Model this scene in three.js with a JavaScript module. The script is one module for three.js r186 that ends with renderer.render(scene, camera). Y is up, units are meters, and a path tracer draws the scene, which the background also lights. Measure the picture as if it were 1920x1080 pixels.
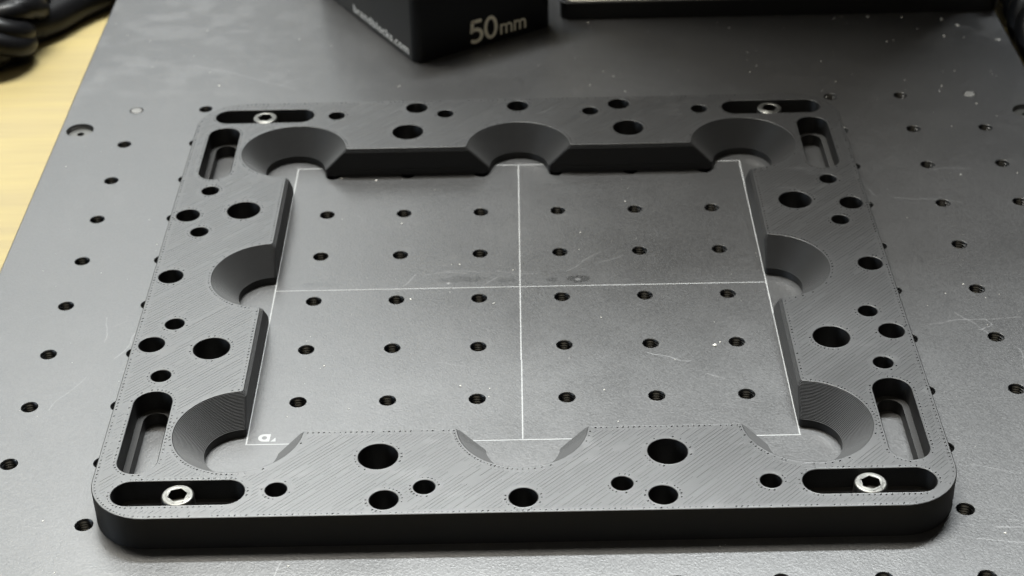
import * as THREE from 'three';
import { RectAreaLightUniformsLib } from 'three/addons/lights/RectAreaLightUniformsLib.js';
import { mergeGeometries, mergeVertices, toCreasedNormals } from 'three/addons/utils/BufferGeometryUtils.js';
import { RoundedBoxGeometry } from 'three/addons/geometries/RoundedBoxGeometry.js';
import { FontLoader } from 'three/addons/loaders/FontLoader.js';
import { TextGeometry } from 'three/addons/geometries/TextGeometry.js';

// ---------------------------------------------------------------- camera, light, exposure
const MM = 0.001;
const scene = new THREE.Scene();
const camera = new THREE.PerspectiveCamera(18.35826, 16 / 9, 0.02, 20);
{
  const m = new THREE.Matrix4().makeBasis(
    new THREE.Vector3(0.999789, -0.0200751, 0.0043436),
    new THREE.Vector3(0.0191017, 0.831036, -0.5558905),
    new THREE.Vector3(0.0075499, 0.5558562, 0.8312442));
  camera.quaternion.setFromRotationMatrix(m);
  camera.position.set(1.518 * MM, 301.448 * MM, 445.599 * MM);
  camera.focus = 0.475;
  camera.userData.fStop = 24;
}
scene.add(camera);
scene.background = new THREE.Color().setRGB(0.003, 0.005, 0.011);
const renderer = new THREE.WebGLRenderer({ antialias: true });
renderer.setSize(1024, 576);
renderer.toneMapping = THREE.LinearToneMapping;
renderer.toneMappingExposure = 1;
renderer.shadowMap.enabled = true;
RectAreaLightUniformsLib.init();

const LAMP = { x: 0.066, y: 1.098, z: -0.446, length: 0.672, width: 0.06, power: 252, color: [0.955, 1, 1.01] };
const FITTED_PANEL = { x: -0.549, y: 0.75, z: -0.895, w: 0.9, h: 0.65, power: 1.32, color: [0.86, 0.945, 1] };
const LAMP2 = { x: -0.322, y: 1.5, z: -0.386, w: 0.8, d: 0.274, power: 56, color: [1, 0.96, 0.86] };
const SIDE = { x: -1.6, y: 0.45, z: 0.4, w: 0.9, h: 0.6, power: 1.6, color: [0.6, 0.78, 1] };
const FILL_PANEL = { x: 0.1, y: 1.6, z: 0.95, w: 1.5, d: 1.1, power: 0.8, color: [1, 0.88, 0.66] };
const std = (o) => new THREE.MeshPhysicalMaterial(o);
const lin = (r, g = r, b = r) => new THREE.Color().setRGB(r, g, b);

// ---------------------------------------------------------------- helpers
let seed = 1234567;
const rnd = () => { seed = (seed + 0x6d2b79f5) | 0; let t = Math.imul(seed ^ (seed >>> 15), 1 | seed); t = (t + Math.imul(t ^ (t >>> 7), 61 | t)) ^ t; return ((t ^ (t >>> 14)) >>> 0) / 4294967296; };
const hash = (x, y, s) => { let h = Math.imul(x, 374761393) + Math.imul(y, 668265263) + Math.imul(s, 974634777) | 0; h = Math.imul(h ^ (h >>> 13), 1274126177); return ((h ^ (h >>> 16)) >>> 0) / 4294967296; };
const sm = (t) => t * t * (3 - 2 * t);
const clamp = (v, a = 0, b = 1) => Math.min(b, Math.max(a, v));
const step = (a, b, v) => sm(clamp((v - a) / (b - a)));
function noise(x, y, s = 0, wrap = 0) {
  const x0 = Math.floor(x), y0 = Math.floor(y), fx = sm(x - x0), fy = sm(y - y0);
  const w = (v) => (wrap ? ((v % wrap) + wrap) % wrap : v);
  const a = hash(w(x0), w(y0), s), b = hash(w(x0 + 1), w(y0), s), c = hash(w(x0), w(y0 + 1), s), d = hash(w(x0 + 1), w(y0 + 1), s);
  return (a + (b - a) * fx) * (1 - fy) + (c + (d - c) * fx) * fy;
}
const fbm = (x, y, s, n = 4) => { let v = 0, a = 0.5, t = 0; for (let i = 0; i < n; i++) { v += a * noise(x, y, s + i); t += a; a *= 0.5; x *= 2.03; y *= 2.03; } return v / t; };
function tex(data, w, h, srgb, repeat) {
  const t = new THREE.DataTexture(data, w, h, THREE.RGBAFormat, THREE.UnsignedByteType);
  t.magFilter = THREE.LinearFilter; t.minFilter = THREE.LinearMipmapLinearFilter; t.generateMipmaps = true;
  t.wrapS = t.wrapT = THREE.RepeatWrapping; t.needsUpdate = true;
  if (srgb) t.colorSpace = THREE.SRGBColorSpace;
  if (repeat) t.repeat.set(repeat[0], repeat[1]);
  return t;
}
const toS = (c) => 255 * (c < 0.0031308 ? 12.92 * c : 1.055 * Math.pow(c, 1 / 2.4) - 0.055);
const used = {};
function numbered(name) { const n = (used[name] = (used[name] ?? -1) + 1); return n ? `${name}_${String(n).padStart(3, '0')}` : name; }
function shadows(o) { o.castShadow = true; o.receiveShadow = true; return o; }
function tag(o, label, category, group, kind) {
  if (label) o.userData.label = label;
  if (category) o.userData.category = category;
  if (group) o.userData.group = group;
  if (kind) o.userData.kind = kind;
  return o;
}
function thing(name, label, category, pos = [0, 0, 0], group) {   // positions in millimetres
  const o = new THREE.Group(); o.name = numbered(name);
  o.position.set(pos[0] * MM, pos[1] * MM, pos[2] * MM);
  scene.add(o);
  return tag(o, label, category, group);
}
function part(name, geo, mat, parent, scaled = true) {             // geometry in millimetres
  if (scaled) geo.scale(MM, MM, MM);
  const m = shadows(new THREE.Mesh(geo, mat)); m.name = name; parent.add(m); return m;
}

// ---------------------------------------------------------------- materials
const PLATE = { x0: -162.5, x1: 187.5, z0: -262, z1: 160, t: 12 };
const PW = PLATE.x1 - PLATE.x0, PD = PLATE.z1 - PLATE.z0;
function plateMaps() {
  const W = 2048, H = 2048, col = new Float32Array(W * H), rgh = new Float32Array(W * H);
  const X = (i) => PLATE.x0 + (i + 0.5) / W * PW, Z = (j) => PLATE.z1 - (j + 0.5) / H * PD;
  for (let j = 0; j < H; j++) for (let i = 0; i < W; i++) {
    const x = X(i), z = Z(j), k = j * W + i;
    const big = fbm(x / 45, z / 45, 3, 4) - 0.5, mid = fbm(x / 9, z / 9, 11, 3) - 0.5;
    const g = hash(i >> 1, j >> 1, 5) - 0.5, g2 = hash(i, j, 6) - 0.5;
    col[k] = 0.03 * (1 + 0.25 * big + 0.5 * g + 0.4 * g2);
    rgh[k] = 0.33 + 0.05 * big + 0.03 * mid + 0.03 * g + 0.03 * g2;
    // wiped, chalky streaks at the back corners
    const s1 = 0.85 * step(0.42, 0.72, fbm(x / 9 + 5, z / 6, 21, 5)) * (0.4 + 0.6 * fbm(x / 1.2, z / 0.9, 25, 2)) * step(-118, -150, z) * step(-60, -110, x);
    const s2 = 0.6 * step(0.42, 0.7, fbm(x / 8, z / 6, 31, 5)) * step(-150, -185, z) * step(140, 165, x);
    rgh[k] += 0.05 * s1 + 0.07 * s2; col[k] += 0.03 * s1 + 0.035 * s2;
    const s3 = step(0.62, 0.8, fbm(x / 7, z / 7, 41, 4)) * 0.6;
    col[k] += 0.006 * s3;
  }
  // blob stains
  const blob = (bx, bz, rx, rz, dc, dr, n = 0.5) => {
    const i0 = Math.floor((bx - 2 * rx - PLATE.x0) / PW * W), i1 = Math.ceil((bx + 2 * rx - PLATE.x0) / PW * W);
    const j0 = Math.floor((PLATE.z1 - bz - 2 * rz) / PD * H), j1 = Math.ceil((PLATE.z1 - bz + 2 * rz) / PD * H);
    for (let j = Math.max(0, j0); j < Math.min(H, j1); j++) for (let i = Math.max(0, i0); i < Math.min(W, i1); i++) {
      const x = X(i), z = Z(j), d = Math.hypot((x - bx) / rx, (z - bz) / rz) + n * (fbm(x / 2.5, z / 2.5, 77, 3) - 0.5);
      const w = 1 - step(0.75, 1.1, d); col[j * W + i] *= 1 + dc * w; rgh[j * W + i] += dr * w;
    }
  };
  blob(-17, -10.5, 7, 1.8, -0.35, -0.03, 1.1); blob(-5, -9.6, 3.5, 1.0, -0.3, -0.022, 1);
  blob(17.9, -9.5, 3.4, 2.0, -0.4, -0.05, 0.7); blob(17.6, -9.3, 0.9, 0.55, 3, 0.1);
  blob(9.5, -9.5, 1.8, 1.1, -0.3, -0.03, 0.8); blob(-22, -8.5, 0.6, 0.5, 3, 0.1);
  blob(-62, -9, 8, 1.2, -0.3, -0.02, 1);
  // scratches: fine bright lines in the anodising
  const scratch = (x, z, ang, len, wob, a, wd = 0.16) => {
    const n = Math.ceil(len / 0.08); let t = ang;
    for (let s = 0; s < n; s++) {
      t += (rnd() - 0.5) * wob; x += Math.cos(t) * 0.08; z += Math.sin(t) * 0.08;
      const q = 0.2 * a * (0.25 + 0.75 * noise(s / 9, ang * 7, 91)) * Math.min(1, s / 6, (n - s) / 6);
      const ci = (x - PLATE.x0) / PW * W, cj = (PLATE.z1 - z) / PD * H;
      for (let j = Math.floor(cj) - 1; j <= cj + 1; j++) for (let i = Math.floor(ci) - 1; i <= ci + 1; i++) {
        if (i < 0 || j < 0 || i >= W || j >= H) continue;
        const d = Math.hypot((i + 0.5 - ci) * PW / W, (j + 0.5 - cj) * PD / H), w = clamp(1.4 - d / wd) * q;
        const k = j * W + i; col[k] = Math.max(col[k], col[k] + (0.42 - col[k]) * w); rgh[k] += (0.6 - rgh[k]) * w * 0.7;
      }
    }
  };
  // the ones that can be pointed at in the photograph
  for (const [x, z, an, l, wo, a] of [
    [118, 107, 0.12, 22, 0.05, 0.8], [112, 111, 0.1, 16, 0.05, 0.5], [128, 112, 0.5, 20, 0.04, 0.45], [122, 104, 0.3, 12, 0.05, 0.3],
    [117, 82, 0.3, 14, 0.03, 0.35], [-62, 124, -1.5, 9, 0.03, 0.5], [-30, -13, -0.35, 14, 0.08, 0.35], [-24, -15, -0.2, 12, 0.08, 0.35],
    [-12, -6, -1.0, 8, 0.05, 0.35], [-8, -15, 0.2, 14, 0.1, 0.3], [-36, -7, -0.9, 8, 0.05, 0.45], [14, -14, -0.4, 16, 0.1, 0.35], [24, -18, -0.6, 10, 0.1, 0.3],
    [36, 29, 0.7, 14, 0.2, 0.55], [52, 40, 0.5, 6, 0.1, 0.4], [-25, 32, 0.3, 10, 0.1, 0.25], [118, 19, -0.3, 30, 0.15, 0.35], [128, 12, 0.9, 16, 0.2, 0.35],
    [133, 21, 0.2, 9, 0.6, 0.5], [142, 30, 1.0, 16, 0.15, 0.3], [122, -54, -0.1, 22, 0.12, 0.35], [115, -60, 1.2, 6, 0.2, 0.3], [138, -71, -0.5, 14, 0.1, 0.3],
    [-122, -160, 0.32, 46, 0.05, 0.4], [-120, -168, 0.2, 30, 0.1, 0.22], [-88, -142, -0.4, 10, 0.3, 0.3], [-118, 28, -1.2, 14, 0.15, 0.4], [-124, 6, 1.4, 14, 0.12, 0.35],
    [-116, -124.5, 0.02, 9, 0.02, 0.5], [-132, 52, -1.3, 18, 0.1, 0.25], [-104, 118, 0.2, 12, 0.2, 0.2], [60, 116, 0.1, 14, 0.2, 0.2],
  ]) scratch(x, z, an, l, wo, a);
  for (let n = 0; n < 420; n++) {
    const x = PLATE.x0 + rnd() * PW, z = PLATE.z0 + rnd() * PD;
    scratch(x, z, (rnd() - 0.5) * 2.6, 1.5 + rnd() * rnd() * 12, 0.25, 0.05 + 0.22 * rnd() * rnd(), 0.13);
  }
  for (let n = 0; n < 900; n++) {
    const x = PLATE.x0 + rnd() * PW, z = PLATE.z0 + rnd() * PD;
    scratch(x, z, rnd() * 6.3, 0.35, 0.5, 0.35 * rnd(), 0.14);
  }
  const c = new Uint8Array(W * H * 4), r = new Uint8Array(W * H * 4);
  for (let k = 0; k < W * H; k++) {
    const v = toS(clamp(col[k])); c[4 * k] = v * 0.995; c[4 * k + 1] = v; c[4 * k + 2] = v * 1.015; c[4 * k + 3] = 255;
    const q = 255 * clamp(rgh[k]); r[4 * k] = r[4 * k + 1] = r[4 * k + 2] = q; r[4 * k + 3] = 255;
  }
  return [tex(c, W, H, true), tex(r, W, H, false)];
}
function grainMap(n, seedAt, cell) {          // a tileable bead-blasted grain
  const d = new Uint8Array(n * n * 4);
  for (let j = 0; j < n; j++) for (let i = 0; i < n; i++) {
    const v = 0.5 * noise(i / cell, j / cell, seedAt, n / cell) + 0.3 * noise(i / (cell / 2), j / (cell / 2), seedAt + 1, n / (cell / 2)) + 0.2 * hash(i, j, seedAt + 2);
    const k = 4 * (j * n + i); d[k] = d[k + 1] = d[k + 2] = 255 * v; d[k + 3] = 255;
  }
  return d;
}
const [plateCol, plateRgh] = plateMaps();
const plateMat = std({ color: 0xffffff, map: plateCol, roughness: 1, roughnessMap: plateRgh, ior: 2.05,
  bumpMap: tex(grainMap(512, 50, 4), 512, 512, false, [PW / 50, PD / 50]), bumpScale: 0.03 * MM });
const threadMat = std({ color: lin(0.08, 0.081, 0.082), metalness: 1, roughness: 0.34 });
const steelMat = std({ color: lin(0.17, 0.168, 0.158), metalness: 1, roughness: 0.38,
  bumpMap: tex(grainMap(128, 80, 4), 128, 128, false, [4, 4]), bumpScale: 0.01 * MM });
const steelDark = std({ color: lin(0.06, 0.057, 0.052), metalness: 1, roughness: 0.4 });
const engraveMat = std({ color: lin(0.28, 0.287, 0.292), roughness: 0.7 });
const wallMat = std({ color: lin(0.014, 0.014, 0.0143), roughness: 0.42, ior: 1.5 });

// ---------------------------------------------------------------- desk
{
  const W = 1024, d = new Uint8Array(W * W * 4);
  for (let j = 0; j < W; j++) for (let i = 0; i < W; i++) {
    const x = i / W * 500, z = j / W * 500;
    const f = fbm(x / 60, z / 4.5, 61, 4) - 0.5, g = fbm(x / 14, z / 0.9, 71, 3) - 0.5, e = fbm(x / 90, z / 60, 65, 2) - 0.5;
    const t = 1 + 0.24 * f + 0.15 * g + 0.22 * e, k = 4 * (j * W + i);
    d[k] = toS(clamp(0.27 * t)); d[k + 1] = toS(clamp(0.217 * t)); d[k + 2] = toS(clamp(0.097 * t * (1 - 0.2 * f))); d[k + 3] = 255;
  }
  const g = new THREE.BoxGeometry(2400, 30, 1600); g.translate(0, -PLATE.t - 15, 0);
  const uv = g.attributes.uv, ps = g.attributes.position;
  for (let i = 0; i < uv.count; i++) uv.setXY(i, ps.getX(i) / 500, ps.getZ(i) / 500);
  g.scale(MM, MM, MM);
  const desk = shadows(new THREE.Mesh(g, std({ map: tex(d, W, W, true), roughness: 0.45 })));
  desk.name = 'desk'; desk.userData.kind = 'structure'; scene.add(desk);
}

// ---------------------------------------------------------------- base plate with its threaded holes
const plate = thing('base_plate', 'black metal bed plate with a grid of threaded holes and an engraved square', 'base plate');
const circlePath = (x, z, r, n = 24) => { const p = new THREE.Path(); p.absarc(x, -z, r, 0, Math.PI * 2, true); return p; };
const gridX = [], gridZ = [];
for (let i = -3; i <= 9; i++) gridX.push((i - 2.5) * 25);
for (let j = 0; j <= 11; j++) gridZ.push((j - 5) * 25);
const bolts = [[-155.2, -110.9], [179.6, -111.6]];
{
  const s = new THREE.Shape();
  const bv = 0.6, X0 = PLATE.x0 + bv, X1 = PLATE.x1 - bv, Z0 = PLATE.z0 + bv, Z1 = PLATE.z1 - bv;
  s.moveTo(X0, -Z1); s.lineTo(X1, -Z1); s.lineTo(X1, -Z0); s.lineTo(X0, -Z0); s.closePath();
  {                                                  // chamfered edge round the plate, with a square side below it
    const c = [[X0, Z1, -1, 1], [X1, Z1, 1, 1], [X1, Z0, 1, -1], [X0, Z0, -1, -1]], ps = [], q = (a, b, d) => ps.push(...a, ...b, ...d);
    for (let i = 0; i < 4; i++) {
      const a = c[i], b = c[(i + 1) % 4], A = [a[0], 0, a[1]], B = [b[0], 0, b[1]], C = [a[0] + a[2] * bv, -bv, a[1] + a[3] * bv], D = [b[0] + b[2] * bv, -bv, b[1] + b[3] * bv], E = [C[0], -PLATE.t, C[2]], F = [D[0], -PLATE.t, D[2]];
      q(A, C, D); q(A, D, B); q(C, E, F); q(C, F, D);
    }
    const e = new THREE.BufferGeometry(); e.setAttribute('position', new THREE.Float32BufferAttribute(ps, 3)); e.computeVertexNormals();
    part('plate_edge', e, std({ color: lin(0.03), roughness: 0.42, ior: 1.6 }), plate);
  }
  for (const x of gridX) for (const z of gridZ) s.holes.push(circlePath(x, z, 2.42));
  for (const [x, z] of bolts) s.holes.push(circlePath(x, z, 4.85));
  const g = new THREE.ExtrudeGeometry(s, { depth: PLATE.t - 0.2, bevelEnabled: false, curveSegments: 14 });
  g.rotateX(-Math.PI / 2); g.translate(0, -PLATE.t + 0.2, 0);
  const ps = g.attributes.position, uv = g.attributes.uv;
  for (let i = 0; i < ps.count; i++) uv.setXY(i, (ps.getX(i) - PLATE.x0) / PW, (PLATE.z1 - ps.getZ(i)) / PD);
  part('plate_body', g, plateMat, plate);
  // one thread, shared: a chamfered mouth, then ridges at 0.8 mm pitch
  const pr = [[2.12, -0.36]];
  for (let y = -0.34; y > -8.4; y -= 0.8) pr.push([2.4, y - 0.38], [2.42, y - 0.46], [2.06, y - 0.76], [2.06, y - 0.84]);
  pr.push([0.05, -8.9]);
  let t = new THREE.LatheGeometry(pr.map((q) => new THREE.Vector2(...q)), 22);
  const rim = new THREE.LatheGeometry([[2.44, 0.015], [2.34, -0.04], [2.12, -0.36]].map((q) => new THREE.Vector2(...q)), 22);
  t = mergeGeometries([rim.toNonIndexed(), toCreasedNormals(t, 0.5)]); t.scale(MM, MM, MM);
  for (const z of gridZ) for (const x of gridX) {
    const m = part(numbered('threaded_hole'), t, threadMat, plate, false); m.position.set(x * MM, 0, z * MM); m.rotation.y = rnd() * 6;
  }
}
// engraved square with its centre lines, 0.5 mm wide
{
  const line = (x0, z0, x1, z1, w = 0.37) => {
    const L = Math.hypot(x1 - x0, z1 - z0), n = 60, pos = [], idx = [], nor = [];
    const dx = (x1 - x0) / L, dz = (z1 - z0) / L;
    for (let i = 0; i <= n; i++) {
      const t = i / n, ww = w * (0.88 + 0.24 * hash(i, Math.round(x0 * 7 + z1), 3)) / 2;
      pos.push(x0 + dx * L * t - dz * ww, 0.04, z0 + dz * L * t + dx * ww, x0 + dx * L * t + dz * ww, 0.04, z0 + dz * L * t - dx * ww); nor.push(0, 1, 0, 0, 1, 0);
      if (i < n) { const a = 2 * i; idx.push(a, a + 3, a + 1, a, a + 2, a + 3); }
    }
    const g = new THREE.BufferGeometry(); g.setAttribute('position', new THREE.Float32BufferAttribute(pos, 3)); g.setAttribute('normal', new THREE.Float32BufferAttribute(nor, 3));
    g.setIndex(idx); if (dx < 0) idx.reverse(); g.setIndex(idx); return g;
  };
  const A = 74.75, zb = -80.2, zf = 68.6, zm = -5.8, xm = -0.1, w = 0.26;
  part('engraved_line', line(-A - w, zb, A + w, zb), engraveMat, plate);
  part('engraved_line', line(-A - w, zf, A + w, zf), engraveMat, plate);
  part('engraved_line', line(-A, zb + w, -A, zf - w), engraveMat, plate);
  part('engraved_line', line(A, zb + w, A, zf - w), engraveMat, plate);
  part('engraved_line', line(-A + w, zm, xm - w, zm, 0.33), engraveMat, plate);
  part('engraved_line', line(xm + w, zm, A - w, zm, 0.33), engraveMat, plate);
  part('engraved_line', line(xm, zb + w, xm, 32, 0.34), engraveMat, plate);
  part('engraved_line', line(xm + 0.12, 32, xm + 0.12, zf - w, 0.34), engraveMat, plate);
  // the small mark in the front left corner of the square: a round letter a and a triangle
  const s = new THREE.Shape(); const r = 1.62, cx = -70.2, cz = 65.75;
  s.moveTo(cx, -(cz - r)); s.lineTo(cx + 1.75, -(cz - r)); s.lineTo(cx + 1.55, -(cz + r)); s.lineTo(cx, -(cz + r));
  s.absarc(cx, -cz, r, -Math.PI / 2, Math.PI / 2, true);
  s.holes.push(circlePath(cx + 0.1, cz, 0.72));
  const tr = new THREE.Shape(); tr.moveTo(-68.35, -67.4); tr.lineTo(-66.9, -67.4); tr.lineTo(-67.1, -65.7); tr.closePath();
  const g = mergeGeometries([new THREE.ShapeGeometry(s), new THREE.ShapeGeometry(tr)]); g.rotateX(-Math.PI / 2); g.translate(0, 0.04, 0);
  part('engraved_mark', g, engraveMat, plate);
}

// ---------------------------------------------------------------- the printed frame
const FR = { half: 110, h: 10, r: 15.5, lay: 10 / 36 };
const rotN = (p, k) => { let [x, z] = p; for (let i = 0; i < k; i++) [x, z] = [-z, x]; return [x, z]; };
function innerPath(R, e, cut = 1.15) {
  const base = [], o = e - 75, q = Math.sqrt(R * R - o * o), da = cut / R;
  const bez = (a, c, b) => { for (let i = 1; i < 5; i++) { const t = i / 5; base.push([(1 - t) ** 2 * a[0] + 2 * t * (1 - t) * c[0] + t * t * b[0], (1 - t) ** 2 * a[1] + 2 * t * (1 - t) * c[1] + t * t * b[1]]); } };
  const arc = (cx, cz, a0, a1, n) => { const l = []; for (let i = 0; i <= n; i++) { const a = a0 + (a1 - a0) * i / n; l.push([cx + R * Math.cos(a), cz + R * Math.sin(a)]); } return l; };
  const th = Math.asin(o / R);
  // straight from the left corner scallop to the middle one
  const s0 = [-75 + q + cut, -e], s1 = [-q - cut, -e];
  for (let i = 0; i <= 4; i++) base.push([s0[0] + (s1[0] - s0[0]) * i / 4, -e]);
  const m = arc(0, -75, Math.PI + th + da, 2 * Math.PI - th - da, 30);   // from the left corner over the back to the right
  bez(s1, [-q, -e], m[0]); base.push(...m); bez(m[30], [q, -e], [q + cut, -e]);
  const s2 = [q + cut, -e], s3 = [75 - q - cut, -e];
  for (let i = 0; i <= 4; i++) base.push([s2[0] + (s3[0] - s2[0]) * i / 4, -e]);
  const c = arc(75, -75, Math.PI + th + da, 2.5 * Math.PI - th - da, 54);
  bez(s3, [75 - q, -e], c[0]); base.push(...c); bez(c[54], [e, -75 + q], [e, -75 + q + cut]);
  const out = []; for (let k = 0; k < 4; k++) for (const p of base) out.push(rotN(p, k));
  return out;
}
function ringPath(f, n) { const o = []; for (let i = 0; i < n; i++) o.push(f(i / n)); return o; }
function roundRect(hx, hz, r, cx = 0, cz = 0, n = 10, dir = 1) {
  const o = [];
  for (let c = 0; c < 4; c++) for (let i = 0; i <= n; i++) {
    const a = (c + i / n) * Math.PI / 2, sx = c === 0 || c === 3 ? 1 : -1, sz = c < 2 ? 1 : -1;
    o.push([cx + sx * (hx - r) + r * Math.cos(a), cz + sz * (hz - r) + r * Math.sin(a)]);
  }
  return dir > 0 ? o : o.reverse();
}
const outerP = roundRect(110, 109.6, FR.r, 0, 0.1, 16);
// normals of a closed path; sign +1: to the left of travel (-tz, tx)
function pathNormals(p, sign) {
  const n = p.length, o = [];
  for (let i = 0; i < n; i++) {
    const a = p[(i + n - 1) % n], b = p[(i + 1) % n], dx = b[0] - a[0], dz = b[1] - a[1], L = Math.hypot(dx, dz) || 1;
    o.push([-dz / L * sign, dx / L * sign]);
  }
  return o;
}
const holes = [];           // [x, z, radius]
for (const s of [-1, 1]) {
  for (const t of [-50, -25, 25, 50]) holes.push([s * 99.5, t, 2.75]);
  for (const t of [-62.5, -25, 25, 62.5]) holes.push([t, s * 99.3, 2.75]);
  for (const t of [-35, 0, 35]) { holes.push([s * 104.5, t, 3.65]); holes.push([t, s * 104, 3.65]); }
  for (const t of [-37.4, 37.4]) { holes.push([s * 87.2, t, 5.15]); holes.push([t, s * 86.8, 5.15]); }
}
const slots = [];           // [x, z, half x, half z, radius, inner half x, inner half z]
for (const sx of [-1, 1]) for (const sz of [-1, 1]) {
  slots.push([sx * 87.3, sz * 99.9, 16.9, 4.7, 4.69, 15.1, 2.9]);
  slots.push([sx * 99.7, sz * 74.6, 5.2, 17.4, 5.19, 3.45, 15.6]);
}
{
  const P = [], Nn = [], I = [];       // walls
  const put = (x, y, z, nx, ny, nz) => { P.push(x, y, z); Nn.push(nx, ny, nz); return P.length / 3 - 1; };
  const tri = (a, b, c) => {
    const v = (i) => [P[3 * i], P[3 * i + 1], P[3 * i + 2]], A = v(a), B = v(b), C = v(c);
    const u = [B[0] - A[0], B[1] - A[1], B[2] - A[2]], w = [C[0] - A[0], C[1] - A[1], C[2] - A[2]];
    const n = [u[1] * w[2] - u[2] * w[1], u[2] * w[0] - u[0] * w[2], u[0] * w[1] - u[1] * w[0]];
    if (n[0] ** 2 + n[1] ** 2 + n[2] ** 2 < 1e-12) return;
    const d = n[0] * (Nn[3 * a] + Nn[3 * b] + Nn[3 * c]) + n[1] * (Nn[3 * a + 1] + Nn[3 * b + 1] + Nn[3 * c + 1]) + n[2] * (Nn[3 * a + 2] + Nn[3 * b + 2] + Nn[3 * c + 2]);
    if (d >= 0) I.push(a, b, c); else I.push(a, c, b);
  };
  // a strip between two rows of the same path; each row = [path, normals, y, offset along normal, tilt of the shading normal]
  function strip(a, b) {
    const n = a[0].length, row = (r) => r[0].map((p, i) => { const m = r[1][i], c = Math.cos(r[4]), s = Math.sin(r[4]); return put(p[0] + m[0] * r[3], r[2], p[1] + m[1] * r[3], m[0] * c, s, m[1] * c); });
    const ra = row(a), rb = row(b);
    for (let i = 0; i < n; i++) { const k = (i + 1) % n; tri(ra[i], ra[k], rb[k]); tri(ra[i], rb[k], rb[i]); }
  }
  const B = 0.035;
  function layered(paths, sign, y0, y1, roundTop) {   // paths(k) gives the outline of layer k
    const n = Math.round((y1 - y0) / FR.lay);
    let prev = null;
    for (let k = 0; k < n; k++) {
      const p = paths(k), N = pathNormals(p, sign), a = y0 + k * FR.lay, b = y0 + (k + 1) * FR.lay, m = (a + b) / 2, last = roundTop && k === n - 1;
      if (prev && prev[0] !== p) strip([prev[0], prev[1], a, -B, Math.PI / 2], [p, N, a, -B, Math.PI / 2]);
      strip([p, N, a, -B, -0.55], [p, N, m - 0.05, B, 0]);
      if (!last) strip([p, N, m - 0.05, B, 0], [p, N, b, -B, 0.55]);
      else {
        strip([p, N, m - 0.05, B, 0], [p, N, 9.93, -0.06, 0.75]); strip([p, N, 9.93, -0.06, 0.75], [p, N, 10, -0.2, 1.4]);
      }
      prev = [p, N];
    }
    return prev;
  }
  const N0 = 36, first = 9;
  const inner = []; for (let k = 0; k < N0; k++) {
    const R = k < first ? 9.9 : 9.9 + (17.2 - 9.9) * (k - first + 1) / (N0 - first);
    const y = (k + 0.5) * FR.lay, e = 75 + Math.max(0, y - 8.75) * 0.62 - (k === 0 ? 0.12 : 0);
    inner.push(k > 0 && k < first - 1 ? inner[k - 1] : innerPath(R, e));
  }
  layered((k) => inner[k], 1, 0, 10, true);
  layered(() => outerP, -1, 0, 10, true);
  const holePaths = holes.map(([x, z, r]) => ringPath((t) => [x + r * Math.cos(t * 2 * Math.PI), z + r * Math.sin(t * 2 * Math.PI)], r > 5 ? 44 : 32));
  for (const p of holePaths) layered(() => p, 1, 0, 10, true);
  const slotTop = slots.map((s) => roundRect(s[2], s[3], s[4], s[0], s[1], 12));
  const slotLow = slots.map((s) => roundRect(s[5], s[6], Math.min(s[5], s[6]) - 0.01, s[0], s[1], 12));
  const ledge = FR.lay * 14, ledges = [];
  for (let i = 0; i < slots.length; i++) {
    layered(() => slotTop[i], 1, ledge, 10, true);
    const last = layered(() => slotLow[i], 1, 0, ledge, false);
    ledges.push([slotTop[i], slotLow[i]]);
  }
  // pinholes left where the raster lines turn round at the outlines
  const per = 1.43, pits = [];
  const nearOther = (x, z, self) => {
    if (109.7 - Math.max(Math.abs(x), Math.abs(z)) < 0.45) return true;
    for (let i = 0; i < holes.length; i++) if (Math.hypot(x - holes[i][0], z - holes[i][1]) < holes[i][2] + 0.5) return true;
    for (const s of slots) { const dx = Math.max(0, Math.abs(x - s[0]) - (s[2] - s[4])), dz = Math.max(0, Math.abs(z - s[1]) - (s[3] - s[4])); if (Math.hypot(dx, dz) < s[4] + 0.45) return true; }
    for (const cx of [-75, 0, 75]) for (const cz of [-75, 0, 75]) if ((cx || cz) && Math.hypot(x - cx, z - cz) < 17.7) return true;
    if (Math.abs(x) < 76.4 && Math.abs(z) < 76.4) return true;
    for (const q of pits) if (Math.hypot(q[0] - x, q[1] - z) < 0.75) return true;
    return false;
  };
  function walk(p, sign, off, keep) {
    const N = pathNormals(p, sign), n = p.length;
    for (let i = 0; i < n; i++) {
      const k = (i + 1) % n, a = [p[i][0] - N[i][0] * off, p[i][1] - N[i][1] * off], b = [p[k][0] - N[k][0] * off, p[k][1] - N[k][1] * off];
      const ca = (a[0] + a[1]) / per, cb = (b[0] + b[1]) / per, lo = Math.min(ca, cb), hi = Math.max(ca, cb);
      for (let c = Math.ceil(lo); c < hi; c++) {
        const t = (c - ca) / (cb - ca), x = a[0] + (b[0] - a[0]) * t, z = a[1] + (b[1] - a[1]) * t;
        if (rnd() > keep * (0.55 + 0.75 * noise(x / 9, z / 9, 17)) || nearOther(x, z)) continue;
        pits.push([x, z, 0.6 + 0.65 * rnd()]);
      }
    }
  }
  walk(outerP, -1, 0.82, 1);
  for (const p of slotTop) walk(p, 1, 0.82, 1);
  walk(inner[N0 - 1], 1, 0.85, 0.95);
  for (const p of holePaths) walk(p, 1, 0.95, 0.75);
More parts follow.
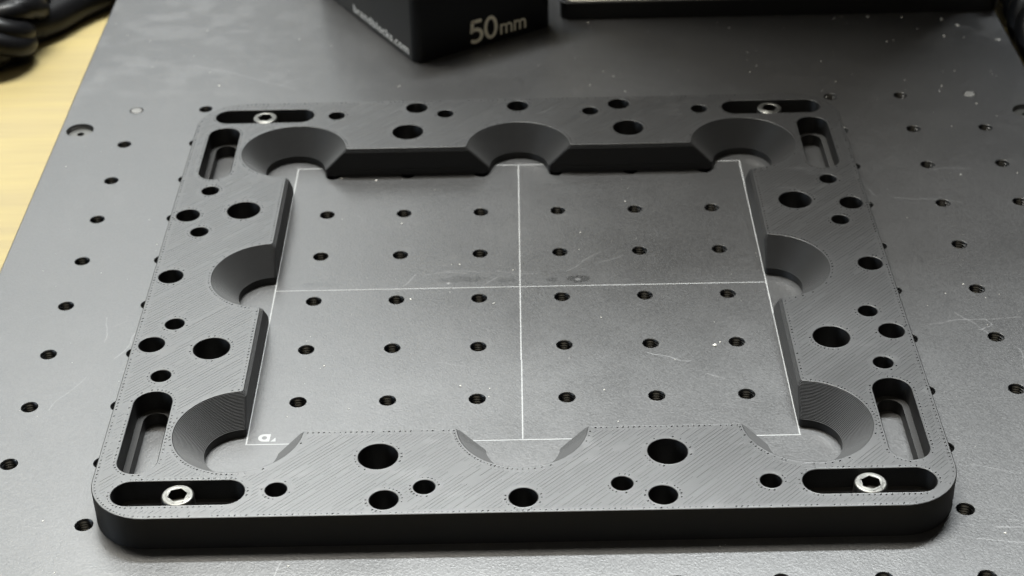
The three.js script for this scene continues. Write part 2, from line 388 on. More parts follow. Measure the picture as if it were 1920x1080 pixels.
  const pitPaths = pits.map(([x, z, s]) => {
    const u = [Math.SQRT1_2, -Math.SQRT1_2], v = [Math.SQRT1_2, Math.SQRT1_2], L = 0.35 * s, w = 0.19 * s;
    return [[L, 0], [0.3 * L, w], [-L, 0.3 * w], [-0.3 * L, -w]].map(([a, b]) => [x + u[0] * a + v[0] * b, z + u[1] * a + v[1] * b]);
  });
  for (const p of pitPaths) {
    const N = pathNormals(p, 1);
    strip([p, N, 9.3, 0, 0], [p, N, 10, 0, 0]);
    const f = p.map((q) => put(q[0], 9.3, q[1], 0, 1, 0)); tri(f[0], f[1], f[2]); tri(f[0], f[2], f[3]);
  }
  const sdf = (x, z) => {
    const ox = Math.abs(x) - (110 - FR.r), oz = Math.abs(z - 0.1) - (109.6 - FR.r);
    let d = FR.r - (Math.hypot(Math.max(ox, 0), Math.max(oz, 0)) + Math.min(Math.max(ox, oz), 0));
    const ax = Math.abs(x), az = Math.abs(z);
    d = Math.min(d, Math.max(ax, az) - 75.7);
    for (const cx of [0, 75]) for (const cz of [0, 75]) if (cx || cz) d = Math.min(d, Math.hypot(ax - cx, az - cz) - 17.25);
    if (d <= 0) return d;
    for (const h of holes) { const dx = x - h[0], dz = z - h[1]; if (dx * dx + dz * dz < 90) d = Math.min(d, Math.hypot(dx, dz) - h[2]); }
    for (const s of slots) { const dx = Math.max(0, Math.abs(x - s[0]) - (s[2] - s[4])), dz = Math.max(0, Math.abs(z - s[1]) - (s[3] - s[4])); d = Math.min(d, Math.hypot(dx, dz) - s[4]); }
    return d;
  };
  // the gaps between neighbouring raster lines: thin open grooves, broken where the plastic fused
  const slitPaths = [];
  for (let c = -150; c <= 150; c++) {
    const u = [Math.SQRT1_2, -Math.SQRT1_2], v = [Math.SQRT1_2, Math.SQRT1_2], m = c * per / Math.SQRT2 + 0.05 * (rnd() - 0.5);
    let start = null;
    for (let t = -150; t <= 150; t += 0.3) {
      const x = v[0] * m + u[0] * t, z = v[1] * m + u[1] * t;
      const inside = Math.max(Math.abs(x), Math.abs(z)) < 110 && Math.max(Math.abs(x), Math.abs(z)) > 57 && sdf(x, z) > 1.4 + 0.25 * hash(c, Math.floor(t / 3), 5);
      const open = inside && noise(t / 7, c * 3.3, 101) > 0.1 + 0.2 * noise(x / 25, z / 25, 103);
      if (open && start === null) start = t;
      if (!open && start !== null) {
        const L = t - 0.3 - start;
        if (L > 0.9) {
          const w = 0.02 + 0.026 * rnd(), at = (k, s) => [v[0] * (m + s) + u[0] * k, v[1] * (m + s) + u[1] * k], e = Math.min(0.5, L / 3);
          slitPaths.push([at(start, 0), at(start + e, w), at(start + L - e, w), at(start + L, 0), at(start + L - e, -w), at(start + e, -w)]);
        }
        start = null;
      }
    }
  }
  for (const p of slitPaths) {
    strip([p, pathNormals(p, -1), 9.92, 0, 0], [p, pathNormals(p, -1), 10, 0, 0]);
    const f = p.map((q) => put(q[0], 9.92, q[1], 0, 1, 0)); tri(f[0], f[1], f[5]); tri(f[1], f[2], f[4]); tri(f[1], f[4], f[5]); tri(f[2], f[3], f[4]);
  }
  const wall = new THREE.BufferGeometry();
  wall.setAttribute('position', new THREE.Float32BufferAttribute(P, 3)); wall.setAttribute('normal', new THREE.Float32BufferAttribute(Nn, 3));
  wall.setAttribute('uv', new THREE.Float32BufferAttribute(new Float32Array(P.length / 3 * 2), 2)); wall.setIndex(I);
  // top and bottom faces
  const offset = (p, sign, d) => { const N = pathNormals(p, sign); return p.map((q, i) => [q[0] - N[i][0] * d, q[1] - N[i][1] * d]); };
  const V2 = (p) => p.map((q) => new THREE.Vector2(q[0], -q[1]));
  function cap(y, d, ip, tops, withPits, up) {
    const s = new THREE.Shape(V2(offset(outerP, -1, d)));
    const add = (p) => s.holes.push(new THREE.Path(V2(p)));
    add(offset(ip, 1, d)); for (const p of holePaths) add(offset(p, 1, d)); for (const p of tops) add(offset(p, 1, d));
    if (withPits) { for (const p of pitPaths) add(p); for (const p of slitPaths) add(p); }
    const g = new THREE.ShapeGeometry(s, 1); g.rotateX(up ? -Math.PI / 2 : -Math.PI / 2); g.translate(0, y, 0);
    if (!up) { const ix = g.index.array; for (let i = 0; i < ix.length; i += 3) [ix[i], ix[i + 1]] = [ix[i + 1], ix[i]]; const nn = g.attributes.normal; for (let i = 0; i < nn.count; i++) nn.setXYZ(i, 0, -1, 0); }
    const ps = g.attributes.position, uv = g.attributes.uv;
    for (let i = 0; i < ps.count; i++) uv.setXY(i, (ps.getX(i) + 110) / 220, (110 - ps.getZ(i)) / 220);
    return g;
  }
  const top = cap(10, 0.2, inner[N0 - 1], slotTop, true, true), bottom = cap(0.02, 0.035, inner[0], slotLow, false, false);

  // relief of the top skin: raster lines at 45 degrees, concentric beads along every outline
  const W = 2048, hm = new Uint8Array(W * W * 4), rm = new Uint8Array(W * W * 4);
  for (let j = 0; j < W; j++) for (let i = 0; i < W; i++) {
    const x = (i + 0.5) / W * 220 - 110, z = 110 - (j + 0.5) / W * 220, k = 4 * (j * W + i);
    let h = 0.7, r = 0.34;
    const d = Math.max(Math.abs(x), Math.abs(z)) < 57 ? -9 : sdf(x, z);
    if (d > -0.5) {
      const c = (x + z) / per, id = Math.floor(c), f = c - id;
      const along = (x - z) / 1.414;
      const dist = Math.min(f, 1 - f) * per / 1.414, deep = 0.55 + 0.45 * noise(along / 14, id * 3.1, 29);
      let line = 0.75 - 0.28 * deep * Math.exp(-((dist / 0.11) ** 2));
      const m2 = Math.abs(f - 0.5) * per / 1.414; line -= 0.14 * Math.exp(-((m2 / 0.1) ** 2));
      line += 0.06 * (hash(id, 7, 31) - 0.5) + 0.05 * (noise(along / 0.7, id * 5, 37) - 0.5);
      let bead = 0.8 - 0.3 * Math.exp(-(((d - 0.5) / 0.08) ** 2)) - 0.25 * Math.exp(-(((d - 0.98) / 0.1) ** 2));
      const mix = step(0.85, 1.1, d); h = bead * (1 - mix) + line * mix;
      // little nubs where each raster line folds back against the outline
      if (d > 0.9 && d < 1.9) h += 0.22 * Math.exp(-(((d - 1.35) / 0.3) ** 2)) * (Math.sin(c * Math.PI * 2 + 2.1) > 0.2 ? 1 : 0) * (0.4 + 0.6 * noise(x / 6, z / 6, 43));
      h += 0.05 * (fbm(x / 0.8, z / 0.8, 47, 2) - 0.5);
      r = 0.335 + 0.05 * (fbm(x / 30, z / 30, 53, 3) - 0.5) + 0.012 * (hash(id, 3, 59) - 0.5) + 0.03 * (hash(i >> 1, j >> 1, 61) - 0.5);
      const sc = step(0.66, 0.8, fbm(x / 6 + 9, z / 3, 67, 4)); r += 0.035 * sc + 0.12 * (0.75 - line > 0 ? 0.75 - line : 0);
    }
    hm[k] = hm[k + 1] = hm[k + 2] = 255 * clamp(h); hm[k + 3] = 255;
    rm[k] = rm[k + 1] = rm[k + 2] = 255 * clamp(r); rm[k + 3] = 255;
  }
  const topMat = std({ color: lin(0.014, 0.014, 0.0143), roughness: 1, roughnessMap: tex(rm, W, W, false), bumpMap: tex(hm, W, W, false), bumpScale: 0.062 * MM, ior: 1.98 });
  const frame = thing('fixture_frame', 'square black frame with scalloped inner edge, slots and round holes on the plate', 'frame');
  part('frame_wall', mergeGeometries([wall, bottom]), wallMat, frame);
  part('frame_top', top, topMat, frame);
  const ledgeMat = std({ color: lin(0.014, 0.014, 0.0143), roughness: 0.8, bumpMap: tex(grainMap(128, 70, 8), 128, 128, false), bumpScale: 0.08 * MM });
  for (const [a, b] of ledges) {
    const n = a.length, ps = [], nr = [], uv = [], ix = [];
    for (const p of [a, b]) for (const q of p) { ps.push(q[0], ledge, q[1]); nr.push(0, 1, 0); uv.push(q[0] / 6, q[1] / 6); }
    for (let i = 0; i < n; i++) { const k = (i + 1) % n; ix.push(i, k, n + k, i, n + k, n + i); }
    const g = new THREE.BufferGeometry(); g.setAttribute('position', new THREE.Float32BufferAttribute(ps, 3)); g.setAttribute('normal', new THREE.Float32BufferAttribute(nr, 3)); g.setAttribute('uv', new THREE.Float32BufferAttribute(uv, 2));
    const e = new THREE.Vector3().fromArray(ps, 3 * 0), f = new THREE.Vector3().fromArray(ps, 3), h = new THREE.Vector3().fromArray(ps, 3 * (n + 1));
    if (f.clone().sub(e).cross(h.clone().sub(e)).y < 0) ix.reverse();
    g.setIndex(ix); part('slot_ledge', g, ledgeMat, frame);
  }
  console.log('pits', pits.length, 'slits', slitPaths.length, 'wall tris', I.length / 3, 'top tris', top.index.count / 3);
}

// ---------------------------------------------------------------- screws in the slots
const FONT = await new FontLoader().loadAsync('fonts/droid/droid_sans_bold.typeface.json');
function hexShape(rOut, af, rot = 0) {
  const s = new THREE.Shape(); s.absarc(0, 0, rOut, 0, Math.PI * 2, false);
  const h = new THREE.Path(), r = af / Math.sqrt(3); for (let i = 0; i < 6; i++) { const a = rot + i * Math.PI / 3; i ? h.lineTo(r * Math.cos(a), r * Math.sin(a)) : h.moveTo(r * Math.cos(a), r * Math.sin(a)); }
  h.closePath(); s.holes.push(h); return s;
}
function makeScrew(label) {
  const t = thing('cap_screw', label, 'screw');
  // head: side and rounded shoulder turned on a lathe, flat ring with a hexagon hole, socket walls and floor
  const side = new THREE.LatheGeometry([[4.05, -5], [4.22, -4.8], [4.22, -0.55], [4.12, -0.25], [3.92, -0.06], [3.7, 0]].map((q) => new THREE.Vector2(...q)), 40);
  const ring = new THREE.ShapeGeometry(hexShape(3.7, 4.5), 40); ring.rotateX(-Math.PI / 2);
  part('screw_head', mergeGeometries([side.toNonIndexed(), ring.toNonIndexed()]), steelMat, t);
  const cone = new THREE.LatheGeometry([[3.05, 0.01], [2.95, 0.09], [2.72, 0.06], [2.62, -0.02]].map((q) => new THREE.Vector2(...q)), 36);
  const soc = new THREE.CylinderGeometry(4.5 / Math.sqrt(3), 4.5 / Math.sqrt(3), 2.6, 6, 1, true); soc.rotateY(Math.PI / 2); soc.translate(0, -1.3, 0);
  const fl = new THREE.CircleGeometry(2.6, 6); fl.rotateX(-Math.PI / 2); fl.translate(0, -2.55, 0);
  part('socket_rim', cone, steelMat, t);
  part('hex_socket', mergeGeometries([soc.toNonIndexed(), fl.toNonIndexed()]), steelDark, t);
  const sh = new THREE.CylinderGeometry(2.05, 2.05, 9, 20); sh.translate(0, -9.4, 0);
  part('shank', sh, steelMat, t);
  const marks = [['A', -0.5], ['2', 0.25], ['7', 0.95]].map(([c, a]) => {
    const g = new TextGeometry(c, { font: FONT, size: 0.85, depth: 0.02, curveSegments: 3 }); g.translate(-0.32, -0.42, 0); g.rotateX(-Math.PI / 2);
    g.translate(0, 0.01, 3.1); g.rotateY(a); return g;
  });
  part('stamped_mark', mergeGeometries(marks), steelDark, t);
  return t;
}
const screwAt = [
  [-87.5, 99.6, 'silver socket head screw in the slot at the front left corner of the black frame', 0.3],
  [87.7, 99.6, 'silver socket head screw in the slot at the front right corner of the black frame', 0.55],
  [87.0, -100.6, 'silver socket head screw in the slot at the back right corner of the black frame', 0.1],
  [-87.5, -100.8, 'silver socket head screw in the slot at the back left corner, nearest the wood desk', 0.9],
];
const screw0 = makeScrew(screwAt[0][2]);
screwAt.forEach(([x, z, label, turn], i) => {
  const s = i ? screw0.clone() : screw0;
  if (i) { s.name = numbered('cap_screw'); scene.add(s); }
  tag(s, label, 'screw', 'screws holding the frame down'); s.position.set(x * MM, 9.1 * MM, z * MM); s.rotation.y = turn;
});

// ---------------------------------------------------------------- screws sunk in the plate edge
function makeSunk(label) {
  const t = thing('sunk_screw', label, 'screw');
  const side = new THREE.LatheGeometry([[4.5, -4], [4.55, -3], [4.55, -0.4], [4.35, -0.08], [4.1, 0]].map((q) => new THREE.Vector2(...q)), 36);
  const ring = new THREE.ShapeGeometry(hexShape(4.1, 2.4), 36); ring.rotateX(-Math.PI / 2);
  part('screw_head', mergeGeometries([side.toNonIndexed(), ring.toNonIndexed()]), steelMat, t);
  const soc = new THREE.CylinderGeometry(1.39, 1.39, 2, 6, 1, true); soc.translate(0, -1, 0);
  const fl = new THREE.CircleGeometry(1.39, 6); fl.rotateX(-Math.PI / 2); fl.translate(0, -1.95, 0);
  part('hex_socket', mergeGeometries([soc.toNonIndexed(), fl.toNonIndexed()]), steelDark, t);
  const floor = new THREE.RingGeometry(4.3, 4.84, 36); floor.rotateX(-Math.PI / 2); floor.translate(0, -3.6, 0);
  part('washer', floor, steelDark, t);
  return t;
}
const sunk = makeSunk('grey screw sunk in a recess at the left edge of the plate beside the desk');
sunk.position.set(bolts[0][0] * MM, -1.6 * MM, bolts[0][1] * MM); tag(sunk, null, null, 'screws sunk in the plate edges');
const sunk2 = sunk.clone(); sunk2.name = numbered('sunk_screw'); scene.add(sunk2);
sunk2.position.set(bolts[1][0] * MM, -1.6 * MM, bolts[1][1] * MM); tag(sunk2, 'grey screw sunk in a recess at the right edge of the plate', 'screw');
// grub screws plugging two holes of the back row
{
  const g0 = new THREE.LatheGeometry([[2.1, -5], [2.1, -0.3], [1.95, 0.02], [1.5, 0.16], [0.9, 0.1], [0.02, 0.05]].map((q) => new THREE.Vector2(...q)), 20);
  const ps = g0.attributes.position; for (let i = 0; i < ps.count; i++) ps.setY(i, ps.getY(i) + 0.12 * (noise(ps.getX(i) * 1.5, ps.getZ(i) * 1.5, 3) - 0.5));
  g0.computeVertexNormals();
  const mat = std({ color: lin(0.14, 0.14, 0.137), roughness: 0.6, metalness: 0.2 });
  const a = part(numbered('filler_plug'), g0, mat, scene); a.position.set(-137.5 * MM, 0, -125 * MM);
  tag(a, 'pale plug filling a back row hole between left screw and frame corner', 'plug', 'plugs in the back row of holes');
  const b = a.clone(); b.name = numbered('filler_plug'); b.position.set(162.5 * MM, 0, -125 * MM); b.rotation.y = 2; scene.add(b);
  tag(b, 'pale plug filling the last hole at the right of the back row', 'plug');
}

// ---------------------------------------------------------------- the 50 mm gauge block
const blackBlock = std({ color: lin(0.007, 0.0074, 0.0085), roughness: 0.34, ior: 1.38, bumpMap: tex(grainMap(256, 90, 4), 256, 256, false, [3, 3]), bumpScale: 0.006 * MM });
{
  const t = thing('gauge_block', 'tall black block printed 50mm standing on the back of the plate', 'block', [-37.9, 0, -157]);
  t.rotation.y = 31 * Math.PI / 180;                // local x along the right-hand face, local -z along the left-hand face
  const W = 60.5, D = 86, r = 3.8, sh = new THREE.Shape();
  sh.moveTo(r, 0); sh.lineTo(W - r, 0); sh.absarc(W - r, r, r, -Math.PI / 2, 0, false); sh.lineTo(W, D - r); sh.absarc(W - r, D - r, r, 0, Math.PI / 2, false); sh.lineTo(r, D); sh.absarc(r, D - r, r, Math.PI / 2, Math.PI, false); sh.lineTo(0, r); sh.absarc(r, r, r, Math.PI, Math.PI * 1.5, false);
  const g = new THREE.ExtrudeGeometry(sh, { depth: 49, bevelEnabled: true, bevelThickness: 0.5, bevelSize: 0.5, bevelOffset: -0.5, bevelSegments: 3, curveSegments: 10 });
  g.rotateX(-Math.PI / 2); g.translate(0, 0.5, 0); part('block_body', toCreasedNormals(g, 0.6), blackBlock, t);
  const ink = std({ color: lin(0.8, 0.76, 0.62), roughness: 0.6 }), ink2 = std({ color: lin(0.72, 0.73, 0.72), roughness: 0.6 });
  // numerals drawn as round-ended strokes, 0.1 mm thick
  const stroke = (pts, w) => {
    const L = [], n = pts.length, shapeL = [], shapeR = [];
    for (let i = 0; i < n; i++) { const a = pts[Math.max(0, i - 1)], c = pts[Math.min(n - 1, i + 1)], d = Math.hypot(c[0] - a[0], c[1] - a[1]) || 1, nx = -(c[1] - a[1]) / d * w, ny = (c[0] - a[0]) / d * w; shapeL.push([pts[i][0] + nx, pts[i][1] + ny]); shapeR.unshift([pts[i][0] - nx, pts[i][1] - ny]); }
    const capAt = (p, dir) => { const o = []; for (let i = 1; i < 8; i++) { const a = dir - Math.PI / 2 + Math.PI * (1 - i / 8) ; o.push([p[0] + w * Math.cos(a), p[1] + w * Math.sin(a)]); } return o; };
    const e = pts[n - 1], f = pts[n - 2], s0 = pts[0], s1 = pts[1];
    L.push(...shapeL, ...capAt(e, Math.atan2(e[1] - f[1], e[0] - f[0])), ...shapeR, ...capAt(s0, Math.atan2(s0[1] - s1[1], s0[0] - s1[0])));
    return new THREE.ExtrudeGeometry(new THREE.Shape(L.map((q) => new THREE.Vector2(...q))), { depth: 0.05, bevelEnabled: false });
  };
  const arcPts = (cx, cy, rx, ry, a0, a1, n = 22) => { const o = []; for (let i = 0; i <= n; i++) { const a = (a0 + (a1 - a0) * i / n) * Math.PI / 180; o.push([cx + rx * Math.cos(a), cy + ry * Math.sin(a)]); } return o; };
  const glyph = (list, x, y, s) => { for (const g of list) { g.scale(s, s, 1); g.translate(x, y, 0); } return list; };
  const five = () => [stroke([[4.6, 8.9], [3, 8.9], [1.3, 8.9]], 0.75), stroke([[1.3, 8.9], [1.05, 7], [0.8, 4.9]], 0.75), stroke([...arcPts(2.5, 3.1, 2.65, 2.5, 132, -125, 26)], 0.75)];
  const zero = () => { const o = new THREE.Shape(arcPts(2.9, 4.85, 3.0, 4.8, 0, 350, 40).map((q) => new THREE.Vector2(...q))); o.holes.push(new THREE.Path(arcPts(2.9, 4.85, 1.55, 3.35, 0, 350, 40).map((q) => new THREE.Vector2(...q)))); return [new THREE.ExtrudeGeometry(o, { depth: 0.05, bevelEnabled: false })]; };
  const em = () => [stroke([[0.5, 4.5], [0.5, 2], [0.5, 0.5]], 0.46), stroke([...arcPts(1.75, 3.15, 1.25, 1.2, 180, 0, 12), [3, 2], [3, 0.5]], 0.46), stroke([...arcPts(4.25, 3.15, 1.25, 1.2, 180, 0, 12), [5.5, 2], [5.5, 0.5]], 0.46)];
  const all = [...glyph(five(), 23.6, 1.4, 1), ...glyph(zero(), 29.9, 1.4, 1), ...glyph(em(), 36.9, 1.9, 0.92), ...glyph(em(), 43.0, 1.9, 0.92)];
  const tg = mergeGeometries(all); tg.translate(0, 0.6, 0.01);
  const num = part('printed_size', tg, ink, t);
  const wg = new TextGeometry('brandblocks.com', { font: FONT, size: 3.1, depth: 0.05, curveSegments: 4 });
  wg.computeBoundingBox(); const k = 46 / wg.boundingBox.max.x; wg.scale(k, 1, 1); wg.rotateY(-Math.PI / 2); wg.translate(-0.01, 2.0, -51.5);
  part('printed_address', wg, ink2, t);
}

// ---------------------------------------------------------------- black bar lying across the back
{
  const t = thing('black_bar', 'long black bar, top coloured pale for sheen, lying across the back of the plate', 'bar', [17, 0, -193.4]);
  const s = new THREE.Shape(), w = 170.5, d = 60, r = 5;
  s.moveTo(r, 0); s.lineTo(w - 2, 0); s.lineTo(w, 2); s.lineTo(w, d); s.lineTo(0, d); s.lineTo(0, r); s.quadraticCurveTo(0, 0, r, 0);
  const g = new THREE.ExtrudeGeometry(s, { depth: 6.2, bevelEnabled: true, bevelThickness: 0.5, bevelSize: 0.5, bevelOffset: -0.5, bevelSegments: 2 });
  g.rotateX(-Math.PI / 2); g.translate(0, 0.5, 0);
  part('bar_body', g, std({ color: lin(0.006), roughness: 0.35 }), t);
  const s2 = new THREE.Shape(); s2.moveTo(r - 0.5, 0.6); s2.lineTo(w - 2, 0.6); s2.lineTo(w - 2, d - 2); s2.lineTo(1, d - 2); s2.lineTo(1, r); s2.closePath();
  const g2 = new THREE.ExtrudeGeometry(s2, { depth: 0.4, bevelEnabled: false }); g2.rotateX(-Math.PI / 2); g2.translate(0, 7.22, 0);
  part('painted_top_sheen', g2, std({ color: lin(0.62, 0.6, 0.52), metalness: 0.3, roughness: 0.55 }), t);  // pale colour stands for light reflected off the black bar's top
}
{
  const t = thing('corner_bracket', 'small grey metal bracket upright at the right end of the black bar', 'bracket', [186.6, 0, -199.5]);
  const g = new RoundedBoxGeometry(4, 34, 7, 2, 0.6); g.translate(0, 17, 0); part('bracket_post', g, std({ color: lin(0.18), roughness: 0.45, metalness: 0.5 }), t);
  const f = new RoundedBoxGeometry(5, 2, 6, 2, 0.5); f.translate(-1, 1.0, -6.6); part('bracket_foot', f, std({ color: lin(0.18), roughness: 0.45, metalness: 0.5 }), t);
}

// ---------------------------------------------------------------- the machine column standing on the bar, above the picture
{
  const t = thing('machine_column', 'tall dark machine column standing on the black bar behind the plate', 'column', [117.5, 8.1, -255]);
  const dark = std({ color: lin(0.012), roughness: 0.45 });
  const g = new RoundedBoxGeometry(137, 56, 92, 3, 3); g.translate(0, 28, 0); part('column_foot', g, dark, t);
  const b = new RoundedBoxGeometry(182, 460, 100, 3, 6); b.translate(-22, 284, 0); part('column_body', b, dark, t);
  const r = new RoundedBoxGeometry(140, 50, 70, 3, 16); r.translate(-22, 536, 0); part('column_head', r, dark, t);
}

// ---------------------------------------------------------------- cables
const cableMat = std({ color: lin(0.0035, 0.0035, 0.004), roughness: 0.4, ior: 1.28 });
function twisted(name, label, pts, rad, strands, pitch, strandR, group) {
  const t = thing(name, label, 'cable', pts[0], group), c = new THREE.CatmullRomCurve3(pts.map((p) => new THREE.Vector3(p[0] - pts[0][0], p[1] - pts[0][1], p[2] - pts[0][2])));
  const L = c.getLength(), n = 160, fr = c.computeFrenetFrames(n, false);
  for (let s = 0; s < strands; s++) {
    const q = [];
    for (let i = 0; i <= n; i++) { const u = i / n, p = c.getPointAt(u), a = u * L / pitch * Math.PI * 2 + s * Math.PI * 2 / strands + 0.8 * Math.sin(u * 9 + s * 2.1), rr = rad * (1 + 0.22 * Math.sin(u * 17 + s * 3.7)); q.push(p.addScaledVector(fr.normals[i], rr * Math.cos(a)).addScaledVector(fr.binormals[i], rr * Math.sin(a))); }
    part('strand', new THREE.TubeGeometry(new THREE.CatmullRomCurve3(q), 220, strandR, 12), cableMat, t);
  }
  return t;
}
function plain(name, label, pts, r) {
  const t = thing(name, label, 'cable', pts[0]), c = new THREE.CatmullRomCurve3(pts.map((p) => new THREE.Vector3(p[0] - pts[0][0], p[1] - pts[0][1], p[2] - pts[0][2])));
  const g = new THREE.TubeGeometry(c, 120, r, 16); part('sheath', g, cableMat, t);
  return t;
}
twisted('twisted_cable', 'thick black twisted cable bundle hanging over the wood desk at the far left', [[-212, 70, -310], [-206, 34, -266], [-201, 14, -232], [-198, 5, -204], [-201, 0, -188], [-214, -1, -180], [-250, -1, -184]], 7, 5, 40, 4.4);
plain('wrapped_cable', 'smooth black cable curving from the plate edge to the twisted bundle on the desk', [[-115, 4, -345], [-140, 0, -278], [-164, -3, -247], [-180, -4, -229], [-190, -4, -213], [-200, -2, -203], [-222, 0, -200]], 7.6);
twisted('braided_cable', 'glossy black cable bundle beside the right back corner of the plate', [[212, 60, -330], [206, 22, -262], [203, 6, -228], [201, 1, -205], [200.5, -1, -188], [201, -1, -165], [207, -2, -130], [232, -2, -90]], 5.4, 4, 48, 4.8);

// ---------------------------------------------------------------- dust
{
  const g = new THREE.IcosahedronGeometry(0.12 * MM, 0), n = 340;
  const m = new THREE.InstancedMesh(g, std({ color: lin(0.62, 0.61, 0.57), roughness: 0.6 }), n), o = new THREE.Object3D();
  for (let i = 0; i < n; i++) {
    let x, z; do { x = PLATE.x0 + 4 + rnd() * (PW - 8); z = -200 + rnd() * 330; } while (Math.abs(x) < 111 && Math.abs(z) < 111 && Math.max(Math.abs(x), Math.abs(z)) > 74 || rnd() > (x > 20 && z < -100 ? 1 : 0.4));
    const s = 0.4 + 1.5 * rnd() ** 3; o.position.set(x * MM, 0.05 * s * MM, z * MM); o.scale.set(s * (1 + rnd()), s * 0.8, s); o.rotation.set(rnd(), rnd() * 6, 0); o.updateMatrix(); m.setMatrixAt(i, o.matrix);
  }
  [[55.9, 26.8, 4.5], [57.6, 25.2, 2], [-33.2, 0.1, 2.6], [120.4, 109.5, 2.6], [-47.8, -71.4, 3], [28, -190, 3], [137, -190.5, 4], [150, -189.6, 3], [165, -187, 5], [170, -181, 6], [163, -172, 4], [183, -168, 4], [124, -190.4, 2.5], [-110, -143, 3], [23, 47, 2]].forEach(([x, z, s], i) => {
    o.position.set(x * MM, 0.05 * s * MM, z * MM); o.scale.set(s * 1.2, s * 0.6, s * 0.9); o.rotation.set(0.2, i, 0.1); o.updateMatrix(); m.setMatrixAt(i, o.matrix);
  });
  m.name = 'dust'; shadows(m); tag(m, 'pale specks of dust scattered over the black plate', 'dust', null, 'stuff'); scene.add(m);
}

// ---------------------------------------------------------------- the lamp overhead and the added light panel behind on the left
{
  const t = thing('strip_lamp', 'long white strip lamp hanging overhead behind the plate', 'lamp', [LAMP.x * 1000, LAMP.y * 1000, LAMP.z * 1000]);
  const body = new RoundedBoxGeometry(LAMP.length * 1000 + 20, 14, LAMP.width * 1000 + 6, 2, 3); body.translate(0, 11, 0);
  part('lamp_body', body, std({ color: lin(0.7), roughness: 0.5 }), t);
  const dif = new THREE.BoxGeometry(LAMP.length * 1000, 3, LAMP.width * 1000); dif.translate(0, 2, 0);
  part('lamp_diffuser', dif, std({ color: lin(0.8), emissive: lin(...LAMP.color), emissiveIntensity: 2 }), t);
  const l = new THREE.RectAreaLight(lin(...LAMP.color), LAMP.power, LAMP.length, LAMP.width);
  l.position.set(LAMP.x, LAMP.y - 0.003, LAMP.z); l.lookAt(LAMP.x, 0, LAMP.z); l.name = 'strip_lamp_light'; scene.add(l);
}
{
  const t = thing('fitted_light_panel', 'bright white-framed light panel added up behind the left of the plate', 'window', [FITTED_PANEL.x * 1000, FITTED_PANEL.y * 1000, FITTED_PANEL.z * 1000]);  // added unseen panel, fitted to the sheen at left and framed like a window
  t.lookAt(0, 0, 0);                                  // local +z faces the plate
  const W = FITTED_PANEL.w * 1000, H = FITTED_PANEL.h * 1000, white = std({ color: lin(0.75), roughness: 0.5 });
  const pane = new THREE.BoxGeometry(W, H, 4); pane.translate(0, 0, -6);
  part('pane', pane, std({ color: lin(0.8), emissive: lin(...FITTED_PANEL.color), emissiveIntensity: 0.15 }), t);
  for (const s of [-1, 1]) { const a = new RoundedBoxGeometry(W + 140, 70, 50, 2, 4); a.translate(0, s * (H / 2 + 36), -20); part('window_frame', a, white, t); const b = new RoundedBoxGeometry(70, H - 2, 50, 2, 4); b.translate(s * (W / 2 + 36), 0, -20); part('window_frame', b, white, t); }
  const l = new THREE.RectAreaLight(lin(...FITTED_PANEL.color), FITTED_PANEL.power, FITTED_PANEL.w, FITTED_PANEL.h);
  l.position.set(FITTED_PANEL.x, FITTED_PANEL.y, FITTED_PANEL.z); l.lookAt(0, 0, 0); l.name = 'fitted_panel_light'; scene.add(l);
}
{
  const t = thing('side_window', 'dim bluish side window in a white frame far left of the plate', 'window', [SIDE.x * 1000, SIDE.y * 1000, SIDE.z * 1000]);
  t.lookAt(0, 0, 0);                                  // local +z faces the plate
  const W = SIDE.w * 1000, H = SIDE.h * 1000, white = std({ color: lin(0.75), roughness: 0.5 });
  const pane = new THREE.BoxGeometry(W, H, 4); pane.translate(0, 0, -6);
  part('pane', pane, std({ color: lin(0.8), emissive: lin(...SIDE.color), emissiveIntensity: 0.1 }), t);
  for (const s of [-1, 1]) { const a = new RoundedBoxGeometry(W + 140, 70, 50, 2, 4); a.translate(0, s * (H / 2 + 36), -20); part('window_frame', a, white, t); const b = new RoundedBoxGeometry(70, H - 2, 50, 2, 4); b.translate(s * (W / 2 + 36), 0, -20); part('window_frame', b, white, t); }
  const l = new THREE.RectAreaLight(lin(...SIDE.color), SIDE.power, SIDE.w, SIDE.h);
  l.position.set(SIDE.x, SIDE.y, SIDE.z); l.lookAt(0, 0, 0); l.name = 'side_window_light'; scene.add(l);
}
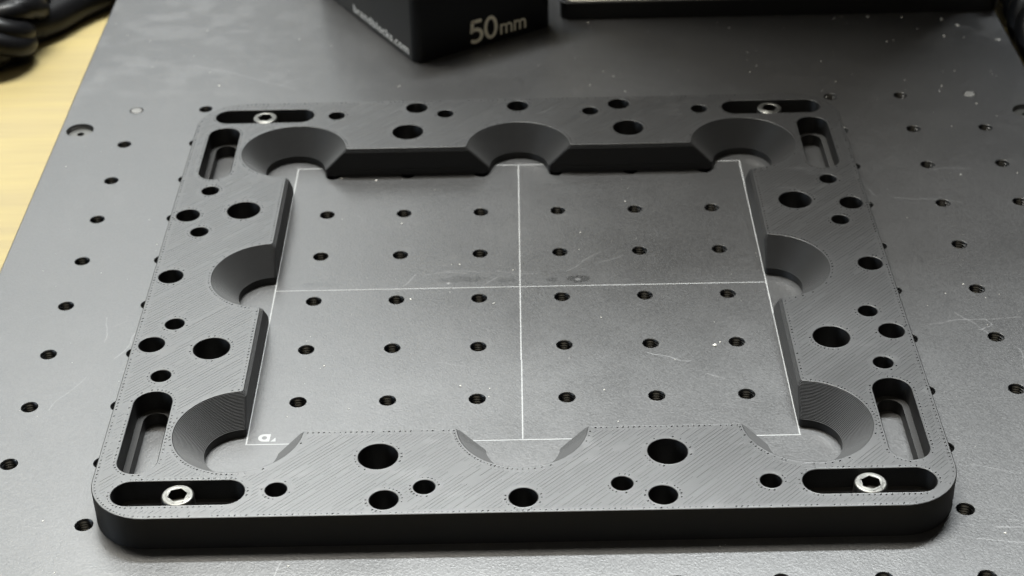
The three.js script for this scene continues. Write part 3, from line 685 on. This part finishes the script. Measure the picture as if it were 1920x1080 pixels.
{
  const t = thing('ceiling_lamp', 'wide warm ceiling lamp panel behind the plate above the strip lamp', 'lamp', [LAMP2.x * 1000, LAMP2.y * 1000, LAMP2.z * 1000]);
  const body = new RoundedBoxGeometry(LAMP2.w * 1000 + 50, 50, LAMP2.d * 1000 + 50, 2, 5); body.translate(0, 29, 0);
  part('lamp_body', body, std({ color: lin(0.7), roughness: 0.5 }), t);
  const dif = new THREE.BoxGeometry(LAMP2.w * 1000, 3, LAMP2.d * 1000); dif.translate(0, 2, 0);
  part('lamp_diffuser', dif, std({ color: lin(0.8), emissive: lin(...LAMP2.color), emissiveIntensity: 1.5 }), t);
  const l = new THREE.RectAreaLight(lin(...LAMP2.color), LAMP2.power, LAMP2.w, LAMP2.d);
  l.position.set(LAMP2.x, LAMP2.y - 0.003, LAMP2.z); l.lookAt(LAMP2.x, 0, LAMP2.z); l.name = 'ceiling_lamp_light'; scene.add(l);
}
{
  const t = thing('added_fill_panel', 'large dim warm fill panel added overhead in front of the plate', 'lamp', [FILL_PANEL.x * 1000, FILL_PANEL.y * 1000, FILL_PANEL.z * 1000]);  // added fill, stands in for warm ceiling bounce on the scallop walls
  const body = new RoundedBoxGeometry(FILL_PANEL.w * 1000 + 50, 50, FILL_PANEL.d * 1000 + 50, 2, 5); body.translate(0, 29, 0);
  part('lamp_body', body, std({ color: lin(0.7), roughness: 0.5 }), t);
  const dif = new THREE.BoxGeometry(FILL_PANEL.w * 1000, 3, FILL_PANEL.d * 1000); dif.translate(0, 2, 0);
  part('lamp_diffuser', dif, std({ color: lin(0.8), emissive: lin(...FILL_PANEL.color), emissiveIntensity: 0.1 }), t);
  const l = new THREE.RectAreaLight(lin(...FILL_PANEL.color), FILL_PANEL.power, FILL_PANEL.w, FILL_PANEL.d);
  l.position.set(FILL_PANEL.x, FILL_PANEL.y - 0.003, FILL_PANEL.z); l.lookAt(FILL_PANEL.x, 0, FILL_PANEL.z); l.name = 'added_fill_light'; scene.add(l);
}

renderer.render(scene, camera);
